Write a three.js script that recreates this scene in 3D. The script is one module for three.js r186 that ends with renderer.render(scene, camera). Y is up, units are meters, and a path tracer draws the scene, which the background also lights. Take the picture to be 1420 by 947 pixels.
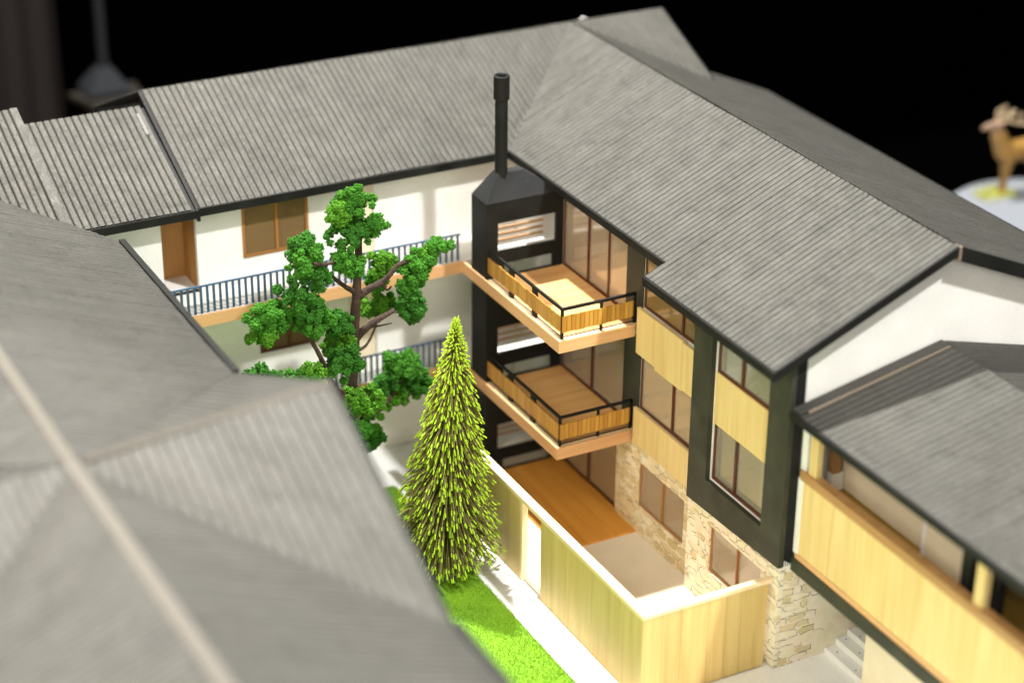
import * as THREE from 'three';
import { mergeGeometries, mergeVertices } from 'three/addons/utils/BufferGeometryUtils.js';
import { MarchingCubes } from 'three/addons/objects/MarchingCubes.js';
import { RectAreaLightUniformsLib } from 'three/addons/lights/RectAreaLightUniformsLib.js';

// ------------------------------------------------------------------ camera, lamps, exposure
// The model is described in centimetres (1:50); everything is brought to metres at the end.
const CM = 0.01;
const scene = new THREE.Scene();
const camera = new THREE.PerspectiveCamera(18.365, 1024 / 682, 0.05, 12);
camera.position.set(-48.807 * CM, 58.057 * CM, 93.263 * CM);
camera.up.set(0.20115, 0.8938, -0.40083);
camera.lookAt(-48.807 * CM + 0.41722, 58.057 * CM - 0.4484, 93.263 * CM - 0.79048);
camera.focus = 1.02;
camera.userData.fStop = 4.4;
scene.background = new THREE.Color().setRGB(0.06, 0.057, 0.052);
RectAreaLightUniformsLib.init();

const lampSpecs = [
  // position (cm), aim (cm), intensity (cd), colour, cone, lamp radius (cm)
  { at: [-7, 133, -44], aim: [-4, 6, 16], cd: 19.0, rgb: [1, 0.97, 0.92], cone: 0.62, r: 2.2, label: 'black track spotlight hanging high above the far side of the model' },
  { at: [-58, 135, 14], aim: [-38, 16, 33], cd: 12.0, rgb: [1, 0.98, 0.95], cone: 0.2, r: 4.0, label: 'black track spotlight hanging high above the cross gabled roof' },
  { at: [30, 128, 82], aim: [-6, 10, 10], cd: 8.5, rgb: [1, 0.99, 0.97], cone: 0.62, r: 3.0, label: 'black track spotlight hanging high above the near right side of the model' },
];
const spotLamps = lampSpecs.map((s) => {
  const l = new THREE.SpotLight(new THREE.Color().setRGB(...s.rgb), s.cd, 0, s.cone, 0.35, 2);
  l.position.set(s.at[0] * CM, s.at[1] * CM, s.at[2] * CM);
  l.target.position.set(s.aim[0] * CM, s.aim[1] * CM, s.aim[2] * CM);
  l.castShadow = true; l.shadow.radius = s.r / 2; l.shadow.mapSize.set(2048, 2048);
  scene.add(l, l.target);
  return l;
});
// two large soft room lights: one high to the left, one behind the viewer
const panelSpecs = [
  { at: [-106, 97, 58], aim: [-2, 8, 14], w: 110, h: 110, nits: 4.8, rgb: [1, 0.91, 0.77], label: 'large square soft lamp high to the left of the model' },
  { at: [-40, 88, 190], aim: [-6, 6, 10], w: 120, h: 70, nits: 3.2, rgb: [1, 0.95, 0.87], label: 'wide soft lamp behind and above the viewer' },
];
for (const p of panelSpecs) {
  const l = new THREE.RectAreaLight(new THREE.Color().setRGB(...p.rgb), p.nits, p.w * CM, p.h * CM);
  l.position.set(...p.at.map((v) => v * CM));
  l.lookAt(...p.aim.map((v) => v * CM));
  scene.add(l);
}

const renderer = new THREE.WebGLRenderer({ antialias: true });
renderer.setSize(1024, 682);
renderer.toneMapping = THREE.LinearToneMapping;
renderer.toneMappingExposure = 1.0;
renderer.shadowMap.enabled = true;
renderer.shadowMap.type = THREE.PCFSoftShadowMap;

// ------------------------------------------------------------------ random, noise, textures
let seed = 12345;
const rnd = () => { seed = (seed * 1664525 + 1013904223) >>> 0; return seed / 4294967296; };
const rr = (a, b) => a + (b - a) * rnd();
const hash = (x, y) => { let h = (x * 374761393 + y * 668265263) | 0; h = Math.imul(h ^ (h >>> 13), 1274126177); return ((h ^ (h >>> 16)) >>> 0) / 4294967296; };
const smooth = (t) => t * t * (3 - 2 * t);
function noise(x, y, px = 0, py = 0) {                              // value noise, periodic when px, py are given
  const xi = Math.floor(x), yi = Math.floor(y), u = smooth(x - xi), v = smooth(y - yi);
  const w = (a, p) => (p ? ((a % p) + p) % p : a);
  const a = hash(w(xi, px), w(yi, py)), b = hash(w(xi + 1, px), w(yi, py)), c = hash(w(xi, px), w(yi + 1, py)), d = hash(w(xi + 1, px), w(yi + 1, py));
  return a + (b - a) * u + (c - a) * v + (a - b - c + d) * u * v;
}
function tex(n, fn, srgb = true, m = n) {                            // fn(u, v) -> [r, g, b] in 0..1 (linear when srgb is false)
  const d = new Uint8Array(n * m * 4);
  for (let j = 0; j < m; j++) for (let i = 0; i < n; i++) {
    const c = fn(i / n, j / m), k = (j * n + i) * 4;
    for (let q = 0; q < 3; q++) d[k + q] = Math.max(0, Math.min(255, Math.round(c[q] * 255)));
    d[k + 3] = 255;
  }
  const t = new THREE.DataTexture(d, n, m, THREE.RGBAFormat);
  t.wrapS = t.wrapT = THREE.RepeatWrapping; t.magFilter = THREE.LinearFilter; t.minFilter = THREE.LinearMipmapLinearFilter; t.generateMipmaps = true;
  if (srgb) t.colorSpace = THREE.SRGBColorSpace;
  t.needsUpdate = true;
  return t;
}
const mix3 = (a, b, t) => [a[0] + (b[0] - a[0]) * t, a[1] + (b[1] - a[1]) * t, a[2] + (b[2] - a[2]) * t];
const clamp01 = (x) => Math.max(0, Math.min(1, x));
// uv are in decimetres of the model sheet (10 cm = 1)
function woodTex(dark, light, k) {
  return tex(512, (u, v) => {
    const wob = noise(u * 6, v * 3, 6, 3) * 0.6;
    const a = noise(u * 90 + wob, v * 3, 90, 3), b = noise(u * 24 + wob, v * 2, 24, 2), c = noise(u * 256, v * 12, 256, 12), e = noise(u * 5, v * 4, 5, 4);
    const line = Math.pow(noise(u * 60 + 9 + wob, v * 2, 60, 2), 5);
    return mix3(light, dark, clamp01((0.3 * a + 0.35 * b + 0.15 * c + 0.2 * e - 0.15) * k + line * 0.5 * k));
  });
}
const roofTex = tex(1024, (u, v) => {
  let g = 0.6 + 0.04 * (noise(u * 9, v * 4, 9, 4) - 0.5) + 0.02 * (noise(u * 60, v * 12, 60, 12) - 0.5) + 0.1 * (noise(u * 300, v * 160, 300, 160) - 0.5);
  const f = noise(u * 320 + 3, v * 220, 320, 220), s = noise(u * 120 + 7, v * 40, 120, 40), m = noise(u * 14, v * 22, 14, 22);
  g += f > 0.88 ? (f - 0.88) * 2.2 : 0;                              // pale flecks of the sprayed paint
  g -= s > 0.88 ? (s - 0.88) * 0.7 : 0;                                // rubbed dark patches
  g -= m > 0.75 ? (m - 0.75) * 0.2 : 0;
  const w = noise(u * 7 + 2, v * 7, 7, 7);
  return [g + 0.004 * w, g * 0.995, g * 0.975 - 0.004 * w];
});
const roofRough = tex(512, (u, v) => { const g = 0.5 + 0.05 * (noise(u * 130, v * 60, 130, 60) - 0.5) + 0.04 * (noise(u * 20, v * 20, 20, 20) - 0.5); return [g, g, g]; }, false);
const cardTex = tex(512, (u, v) => { const g = 0.955 + 0.03 * (noise(u * 12, v * 12, 12, 12) - 0.5) + 0.035 * (noise(u * 200, v * 200, 200, 200) - 0.5); return [g, g, g * 0.99]; });
const grain = tex(512, (u, v) => { const g = 0.6 * noise(u * 128, v * 128, 128, 128) + 0.4 * noise(u * 256, v * 256, 256, 256); return [g, g, g]; }, false);
const specks = tex(512, (u, v) => { const a = noise(u * 140, v * 140, 140, 140), g = 0.5 + 0.12 * (noise(u * 14, v * 14, 14, 14) - 0.5) + (a > 0.945 ? (a - 0.945) * 9 : 0); return [g, g, g * 0.97]; });

// pencilled stones with washed-in fills, drawn on card (flat drawing in the photographed model)
function stoneTex(fade, density, s0, dark) {
  const W = 1024, H = 512, c = document.createElement('canvas'); c.width = W; c.height = H;
  const g = c.getContext('2d'); let s = s0;
  const r = () => { s = (s * 1664525 + 1013904223) >>> 0; return s / 4294967296; };
  g.fillStyle = '#efe6d2'; g.fillRect(0, 0, W, H);
  for (let i = 0; i < 500; i++) { g.fillStyle = `rgba(${200 + r() * 40 | 0},${188 + r() * 40 | 0},${150 + r() * 40 | 0},0.10)`; g.beginPath(); g.ellipse(r() * W, r() * H, 10 + r() * 50, 6 + r() * 24, r() * 3, 0, 7); g.fill(); }
  let y = 0;
  while (y < H) {
    const h = 26 + r() * 26; let x = -r() * 60;
    while (x < W) {
      const w = 42 + r() * 74, keep = fade ? Math.max(0, 1 - Math.pow(Math.max(0, x / W) * fade, 1.6)) : 1;
      if (r() < keep) {
        const p = []; const n = 9;
        for (let k = 0; k < n; k++) {
          const a = (k / n) * Math.PI * 2, cx = Math.cos(a), cy = Math.sin(a), q = 1 / Math.max(Math.abs(cx), Math.abs(cy));
          p.push([x + w / 2 + (cx * q * 0.9) * w / 2 + (r() - 0.5) * 9, y + h / 2 + (cy * q * 0.86) * h / 2 + (r() - 0.5) * 7]);
        }
        if (r() < density) {
          const t = r(); g.fillStyle = `rgba(${184 + t * 40 | 0},${164 + t * 36 | 0},${106 + t * 46 | 0},${0.3 + r() * 0.42})`;
          g.beginPath(); p.forEach((q, i) => (i ? g.lineTo(q[0], q[1]) : g.moveTo(q[0], q[1]))); g.closePath(); g.fill();
        }
        g.lineCap = 'round';
        const gap = r() * n | 0, len = 3 + (r() * 4 | 0);
        for (let k = 0; k < len; k++) {
          const a = p[(gap + k) % n], b = p[(gap + k + 1) % n];
          g.strokeStyle = `rgba(58,46,30,${(dark ? 0.55 : 0.35) + r() * 0.4})`; g.lineWidth = 1.2 + r() * 2.6;
          g.beginPath(); g.moveTo(a[0], a[1]); g.quadraticCurveTo((a[0] + b[0]) / 2 + (r() - 0.5) * 6, (a[1] + b[1]) / 2 + (r() - 0.5) * 6, b[0], b[1]); g.stroke();
        }
      }
      x += w;
    }
    y += h;
  }
  const t = new THREE.CanvasTexture(c); t.colorSpace = THREE.SRGBColorSpace; t.wrapS = t.wrapT = THREE.RepeatWrapping; return t;
}

// ------------------------------------------------------------------ materials
const std = (o) => new THREE.MeshStandardMaterial(o);
const lin = (r, g, b) => new THREE.Color().setRGB(r, g, b);
const phys = (o) => new THREE.MeshPhysicalMaterial(o);
const bump = (t, h) => ({ bumpMap: t, bumpScale: h });
const M = {
  roof: std({ color: lin(0.262, 0.26, 0.245), map: roofTex, roughness: 1.45, roughnessMap: roofRough, metalness: 0.9, ...bump(grain, 0.0001) }),
  cut: std({ color: lin(0.22, 0.17, 0.12), roughness: 0.9 }),
  tape: std({ color: lin(0.095, 0.086, 0.07), roughness: 0.8, ...bump(grain, 0.0001) }),
  black: phys({ color: lin(0.05, 0.052, 0.05), map: specks, roughness: 0.6, specularIntensity: 0.28, ...bump(grain, 0.00005) }),
  frameBlack: phys({ color: lin(0.17, 0.18, 0.13), map: specks, roughness: 0.6, specularIntensity: 0.4, ...bump(grain, 0.00005) }),
  hood: std({ color: lin(0.085, 0.09, 0.1), map: specks, roughness: 0.42, ...bump(grain, 0.00004) }),
  white: std({ color: lin(0.84, 0.83, 0.8), map: cardTex, roughness: 0.75, ...bump(grain, 0.00003) }),
  cream: std({ color: lin(0.78, 0.68, 0.5), map: cardTex, roughness: 0.8 }),
  tan: std({ color: lin(0.62, 0.45, 0.28), map: cardTex, roughness: 0.8 }),
  olive: std({ color: lin(0.44, 0.38, 0.18), map: cardTex, roughness: 0.7 }),
  edge: std({ color: lin(0.95, 0.9, 0.86), map: woodTex([0.74, 0.56, 0.38], [0.88, 0.71, 0.52], 0.8), roughness: 0.6 }),
  balsa: std({ color: lin(0.82, 0.82, 0.8), map: woodTex([0.82, 0.68, 0.4], [0.94, 0.84, 0.6], 0.75), roughness: 0.6, ...bump(grain, 0.00004) }),
  fence: std({ color: lin(0.8, 0.8, 0.77), map: woodTex([0.8, 0.64, 0.36], [0.93, 0.82, 0.56], 0.85), roughness: 0.55, ...bump(grain, 0.00004) }),
  cap: std({ color: lin(0.95, 0.92, 0.9), map: woodTex([0.88, 0.74, 0.54], [0.98, 0.9, 0.76], 0.8), roughness: 0.5 }),
  deckDark: std({ color: lin(0.8, 0.8, 0.8), map: woodTex([0.52, 0.4, 0.14], [0.68, 0.54, 0.22], 0.8), roughness: 0.6 }),
  rail: std({ color: lin(0.9, 0.9, 0.9), map: woodTex([0.58, 0.41, 0.23], [0.74, 0.57, 0.36], 0.9), roughness: 0.5 }),
  deck: std({ color: lin(0.95, 0.95, 0.95), map: woodTex([0.76, 0.53, 0.29], [0.9, 0.72, 0.48], 0.9), roughness: 0.5 }),
  frame: std({ color: lin(0.85, 0.85, 0.85), map: woodTex([0.22, 0.09, 0.03], [0.42, 0.2, 0.08], 1.2), roughness: 0.45 }),
  frameLight: std({ color: lin(0.9, 0.9, 0.9), map: woodTex([0.5, 0.32, 0.13], [0.7, 0.49, 0.24], 1.0), roughness: 0.5 }),
  recess: std({ color: lin(0.9, 0.9, 0.9), map: woodTex([0.6, 0.42, 0.2], [0.76, 0.56, 0.31], 0.8), roughness: 0.6 }),
  railing: std({ color: lin(0.03, 0.07, 0.13), roughness: 0.4 }),
  ground: std({ color: lin(0.86, 0.86, 0.86), map: cardTex, roughness: 0.7, ...bump(grain, 0.00005) }),
  court: std({ color: lin(0.82, 0.74, 0.62), map: cardTex, roughness: 0.6 }),
  snow: std({ color: lin(0.16, 0.175, 0.2), map: cardTex, roughness: 0.9, ...bump(grain, 0.0006) }),
};
const picketMats = [[0.48, 0.235, 0.036], [0.42, 0.2, 0.03], [0.53, 0.28, 0.05]].map((c, i) => std({ color: lin(...c), map: woodTex([0.72, 0.68, 0.6], [1, 1, 1], 0.7 + 0.2 * i), roughness: 0.4 }));
const glass = (rgb, tr, ro) => new THREE.MeshPhysicalMaterial({ color: lin(...rgb), transmission: tr, thickness: 0, roughness: ro, ior: 1.5 });
M.glass = glass([0.8, 0.7, 0.55], 0.72, 0.08);
M.glassClear = glass([0.9, 0.88, 0.78], 0.85, 0.05);
M.glassBrown = glass([0.36, 0.23, 0.1], 0.55, 0.1);

// ------------------------------------------------------------------ geometry helpers (centimetres)
const V = (x, y, z) => new THREE.Vector3(x, y, z);
function boxUV(g) {                                                  // uv from position, 10 cm per unit, v along the height
  g = g.index ? g.toNonIndexed() : g;
  const p = g.attributes.position, n = g.attributes.normal, uv = new Float32Array(p.count * 2);
  for (let i = 0; i < p.count; i++) {
    const ax = Math.abs(n.getX(i)), ay = Math.abs(n.getY(i)), az = Math.abs(n.getZ(i)), x = p.getX(i), y = p.getY(i), z = p.getZ(i);
    const [a, b] = ax >= ay && ax >= az ? [z, y] : ay >= az ? [x, z] : [x, y];
    uv[i * 2] = a / 10; uv[i * 2 + 1] = b / 10;
  }
  g.setAttribute('uv', new THREE.BufferAttribute(uv, 2));
  return g;
}
const turnUV = (g) => { const u = g.attributes.uv; for (let i = 0; i < u.count; i++) { const a = u.getX(i); u.setXY(i, u.getY(i), a); } return g; };
function box(x0, x1, y0, y1, z0, z1, turn) {
  const g = boxUV(new THREE.BoxGeometry(x1 - x0, y1 - y0, z1 - z0).translate((x0 + x1) / 2, (y0 + y1) / 2, (z0 + z1) / 2));
  return turn ? turnUV(g) : g;
}
function bevelBox(x0, x1, y0, y1, z0, z1, b = 0.03, turn) {          // chamfered along every edge of the xy outline
  const s = new THREE.Shape([new THREE.Vector2(x0 + b, y0 + b), new THREE.Vector2(x1 - b, y0 + b), new THREE.Vector2(x1 - b, y1 - b), new THREE.Vector2(x0 + b, y1 - b)]);
  const g = boxUV(new THREE.ExtrudeGeometry(s, { depth: z1 - z0 - 2 * b, bevelEnabled: true, bevelThickness: b, bevelSize: b, bevelSegments: 1 }).translate(0, 0, z0 + b));
  return turn ? turnUV(g) : g;
}
const join = (...gs) => mergeGeometries(gs.map((g) => { g = g.index ? g.toNonIndexed() : g; for (const k of Object.keys(g.attributes)) if (!['position', 'normal', 'uv'].includes(k)) g.deleteAttribute(k); return g; }));
function tri(list, uvf) {                                            // flat triangles from a list of [a, b, c]
  const a = []; for (const t of list) for (const p of t) a.push(p.x, p.y, p.z);
  const g = new THREE.BufferGeometry(); g.setAttribute('position', new THREE.Float32BufferAttribute(a, 3)); g.computeVertexNormals();
  return boxUV(g);
}
function prism(poly, top, bot) {                                     // poly [[x, z], ...], heights as functions of x, z
  let p = poly.map(([x, z]) => new THREE.Vector2(x, z));
  if (THREE.ShapeUtils.area(p) < 0) p = p.reverse();
  const out = [], T = p.map((q) => V(q.x, top(q.x, q.y), q.y)), B = p.map((q) => V(q.x, bot(q.x, q.y), q.y));
  for (const [a, b, c] of THREE.ShapeUtils.triangulateShape(p, [])) { out.push([T[c], T[b], T[a]]); out.push([B[a], B[b], B[c]]); }
  for (let i = 0; i < p.length; i++) { const j = (i + 1) % p.length; out.push([B[i], T[i], T[j]], [B[i], T[j], B[j]]); }
  return tri(out);
}
const shapeOf = (pts, holes) => { const s = new THREE.Shape(pts.map((q) => new THREE.Vector2(...q))); for (const h of holes) s.holes.push(new THREE.Path(h.map((q) => new THREE.Vector2(...q)))); return s; };
const rect = (a, b, c, d) => [[a, c], [b, c], [b, d], [a, d]];
// a wall seen from +z: outline and holes in x, y; holes are [x0, x1, y0, y1]
const wallZ = (pts, holes, z0, z1) => boxUV(new THREE.ExtrudeGeometry(shapeOf(pts, holes.map((h) => rect(...h))), { depth: z1 - z0, bevelEnabled: false }).translate(0, 0, z0));
// a wall seen from -x: outline in z, y; holes are [z0, z1, y0, y1]
const wallX = (pts, holes, x0, x1) => boxUV(new THREE.ExtrudeGeometry(shapeOf(pts.map(([z, y]) => [-z, y]), holes.map((h) => rect(-h[1], -h[0], h[2], h[3]))), { depth: x1 - x0, bevelEnabled: false }).rotateY(Math.PI / 2).translate(x0, 0, 0));
function tube(a, b, r0, r1, n = 12) {
  const d = b.clone().sub(a), g = new THREE.CylinderGeometry(r1, r0, d.length(), n, 1);
  g.translate(0, d.length() / 2, 0); g.applyQuaternion(new THREE.Quaternion().setFromUnitVectors(V(0, 1, 0), d.clone().normalize())); g.translate(a.x, a.y, a.z);
  return g.toNonIndexed();
}

// corrugated card: ribs run from lo(c) to hi(c) at every position c across them; returns [sheet, cut edge at hi, cut edge at lo]
function corrugated(c0, c1, lo, hi, N, pitch = 0.37, amp = 0.12, seg = 9, sag = 0.05, ph = 0) {
  const P = [], UV = [], I = [], eh = [], el = [], ts = [0, 0.05, 0.12, 0.25, 0.38, 0.5, 0.62, 0.75, 0.88, 0.95, 1];
  const nrm = N.clone().normalize();
  for (let k = Math.floor(c0 / pitch); k * pitch < c1; k++) {
    const a = Math.max(c0, k * pitch), b = Math.min(c1, (k + 1) * pitch);
    if (b - a < 0.03) continue;
    const base = P.length / 3, wob = (hash(k, 7 + ph) - 0.5) * 0.025;
    const rowsH = [], rowsL = [];
    for (const t of ts) {
      const c = a + (b - a) * t, A = lo(c), B = hi(c), q = clamp01((c - k * pitch) / pitch), w = amp * Math.pow(Math.sin(Math.PI * q), 0.42) * (1 - 0.3 * Math.exp(-(((q - 0.5) / 0.15) ** 2))), L = A.distanceTo(B);
      for (let j = 0; j <= seg; j++) {
        const f = j / seg, p = A.clone().lerp(B, f);
        const d = w + wob + sag * (noise(c * 0.16 + ph * 9, f * L * 0.22 + ph) - 0.5) * 2 + 0.008 * (noise(c * 1.1, f * L * 0.8) - 0.5);
        p.addScaledVector(nrm, d); P.push(p.x, p.y, p.z); UV.push(c / 10, f * L / 10);
        if (j === seg) rowsH.push([p, B.clone().addScaledVector(nrm, -0.08)]);
        if (j === 0) rowsL.push([p, A.clone().addScaledVector(nrm, -0.08)]);
      }
    }
    const n = seg + 1;
    for (let i = 0; i < ts.length - 1; i++) for (let j = 0; j < seg; j++) { const q = base + i * n + j; I.push(q, q + 1, q + n, q + 1, q + n + 1, q + n); }
    for (let i = 0; i < ts.length - 1; i++) for (const [rows, out] of [[rowsH, eh], [rowsL, el]]) out.push([rows[i][0], rows[i + 1][0], rows[i][1]], [rows[i + 1][0], rows[i + 1][1], rows[i][1]]);
  }
  const g = new THREE.BufferGeometry(); g.setAttribute('position', new THREE.Float32BufferAttribute(P, 3)); g.setAttribute('uv', new THREE.Float32BufferAttribute(UV, 2));
  const a = V(P[I[0] * 3], P[I[0] * 3 + 1], P[I[0] * 3 + 2]), b = V(P[I[1] * 3], P[I[1] * 3 + 1], P[I[1] * 3 + 2]), c = V(P[I[2] * 3], P[I[2] * 3 + 1], P[I[2] * 3 + 2]);
  if (b.clone().sub(a).cross(c.clone().sub(a)).dot(nrm) < 0) for (let i = 0; i < I.length; i += 3) { const t = I[i + 1]; I[i + 1] = I[i + 2]; I[i + 2] = t; }
  g.setIndex(I); g.computeVertexNormals();
  return [g, tri(eh), tri(el)];
}

// ------------------------------------------------------------------ scene graph helpers
const taken = new Map(), baseOf = new WeakMap(), allThings = [];
const numbered = (n) => { const k = taken.get(n) || 0; taken.set(n, k + 1); return k ? `${n}_${String(k).padStart(3, '0')}` : n; };
function thing(name, label, category, at = [0, 0, 0], group) {
  const o = new THREE.Group(); o.name = numbered(name); o.position.set(...at); o.userData = { label, category };
  if (group) o.userData.group = group;
  baseOf.set(o, V(...at)); scene.add(o); allThings.push(o); return o;
}
function sub(parent, name, label) {                                  // a part that has pieces of its own
  const o = new THREE.Group(); o.name = name; if (label) o.userData.label = label;
  baseOf.set(o, baseOf.get(parent)); parent.add(o); return o;
}
function put(parent, name, geo, mat, label, kind) {                  // geometry in model coordinates
  const b = baseOf.get(parent); geo.translate(-b.x, -b.y, -b.z);
  const m = new THREE.Mesh(geo, mat); m.name = name; if (label) m.userData.label = label; if (kind) m.userData.kind = kind;
  baseOf.set(m, b); parent.add(m); return m;
}
function place(parent, name, sharedGeo, mat, x, y, z) {              // a piece that shares its geometry
  const b = baseOf.get(parent), m = new THREE.Mesh(sharedGeo, mat); m.name = name; m.position.set(x - b.x, y - b.y, z - b.z); parent.add(m); return m;
}
function single(name, geo, mat, data) { const m = new THREE.Mesh(geo, mat); m.name = numbered(name); m.userData = data; scene.add(m); allThings.push(m); return m; }

function roofSheet(roof, name, args, cutHi = true, cutLo = false) {
  const [s, h, l] = corrugated(...args); put(roof, name, s, M.roof);
  if (cutHi) put(roof, 'cut_edge', h, M.cut);
  if (cutLo) put(roof, 'cut_edge', l, M.cut);
}
// windows: a frame, mullions and panes; mull holds the positions of the mullions
function windowX(parent, x, z0, z1, y0, y1, mull, mat, pane, o = {}) {
  const w = sub(parent, 'window', o.label), f = o.f || 0.12, d = o.d || 0.14;
  put(w, 'frame', join(box(x, x + d, y0, y0 + f, z0, z1, true), box(x, x + d, y1 - f, y1, z0, z1, true), box(x, x + d, y0 + f, y1 - f, z0, z0 + f), box(x, x + d, y0 + f, y1 - f, z1 - f, z1)), mat);
  const zs = [z0 + f, ...mull, z1 - f];
  for (const m of mull) put(w, 'mullion', box(x - 0.02, x + d, y0 + f, y1 - f, m - f / 2, m + f / 2), mat);
  for (let i = 0; i < zs.length - 1; i++) put(w, 'pane', box(x + 0.05 + 0.03 * (i % 2), x + 0.07 + 0.03 * (i % 2), y0 + f - 0.02, y1 - f + 0.02, zs[i] - 0.02, zs[i + 1] + 0.02), pane);
  return w;
}
function windowZ(parent, z, x0, x1, y0, y1, mull, mat, pane, o = {}) {
  const w = sub(parent, 'window', o.label), f = o.f || 0.12, d = o.d || 0.14;
  put(w, 'frame', join(box(x0, x1, y0, y0 + f, z - d, z, true), box(x0, x1, y1 - f, y1, z - d, z, true), box(x0, x0 + f, y0 + f, y1 - f, z - d, z), box(x1 - f, x1, y0 + f, y1 - f, z - d, z)), mat);
  const xs = [x0 + f, ...mull, x1 - f];
  for (const m of mull) put(w, 'mullion', box(m - f / 2, m + f / 2, y0 + f, y1 - f, z - d, z + 0.02), mat);
  for (let i = 0; i < xs.length - 1; i++) put(w, 'pane', box(xs[i] - 0.02, xs[i + 1] + 0.02, y0 + f - 0.02, y1 - f + 0.02, z - 0.09 - 0.03 * (i % 2), z - 0.07 - 0.03 * (i % 2)), pane);
  return w;
}

// ------------------------------------------------------------------ setting
const struct = (name, geo, mat) => single(name, geo, mat, { kind: 'structure' });
struct('table_top', join(box(-62, 34, -2.4, -0.05, -26, 78), box(-56, 28, -60, -2.4, -20, 72)), M.ground);
struct('path', bevelBox(-8.5, -6.62, -0.05, 0.0, -2, 50, 0.02), M.ground);
struct('terrace', box(-15, -8.52, -0.05, 0.0, -0.6, 3.4), M.ground);
struct('courtyard_floor', box(-6.55, 0.85, -0.05, 0.06, 2, 26.2), M.court);
struct('wooden_deck', box(-3.66, 0.88, 0.06, 0.16, 4.8, 13.45), std({ color: lin(0.95, 0.95, 0.95), map: woodTex([0.74, 0.48, 0.17], [0.88, 0.64, 0.28], 0.9), roughness: 0.5 }));
struct('forecourt', box(-6.7, 9, -0.05, 0.004, 26.4, 50), M.ground);
struct('backdrop', box(-420, 520, -62, 320, -152, -150), phys({ color: lin(0.0012, 0.0012, 0.0018), roughness: 1, specularIntensity: 0 }));
struct('room_floor', box(-420, 520, -62, -60, -150, 260), phys({ color: lin(0.006, 0.006, 0.006), roughness: 1, specularIntensity: 0.1 }));

// the lawn: short flock fibres on a green sheet
{
  const lawnM = std({ color: lin(0.16, 0.34, 0.012), roughness: 0.95 });
  const lawn = single('lawn', box(-22.6, -8.52, -0.05, 0.02, 3.42, 50), lawnM, { kind: 'structure' });
  const blade = tri([[V(-0.018, 0, 0), V(0.018, 0, 0), V(0, 0.2, 0.03)], [V(0, 0, -0.018), V(0, 0, 0.018), V(0.03, 0.19, 0)]]);
  const n = 90000, im = new THREE.InstancedMesh(blade, std({ color: lin(1, 1, 1), roughness: 0.8, side: THREE.DoubleSide }), n);
  const m = new THREE.Matrix4(), q = new THREE.Quaternion(), c = new THREE.Color(), e = new THREE.Euler();
  for (let i = 0; i < n; i++) {
    const x = -8.5 - 8.5 * Math.pow(rnd(), 1.3), z = rr(3.5, 30), t = noise(x * 0.8, z * 0.8) * 0.6 + rnd() * 0.5;
    e.set(rr(-0.6, 0.6), rr(0, 6.28), rr(-0.6, 0.6)); q.setFromEuler(e);
    const s = rr(0.35, 0.72); m.compose(V(x + (rnd() - 0.5) * 0.16, 0, z), q, V(s, s, s)); im.setMatrixAt(i, m);
    im.setColorAt(i, c.setRGB(0.13 + 0.24 * t, 0.29 + 0.28 * t, 0.008 + 0.012 * t));
  }
  im.name = 'grass'; im.userData = { kind: 'stuff', label: 'bright green model grass beside the white path', category: 'grass' };
  scene.add(im); allThings.push(im);
}

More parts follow.
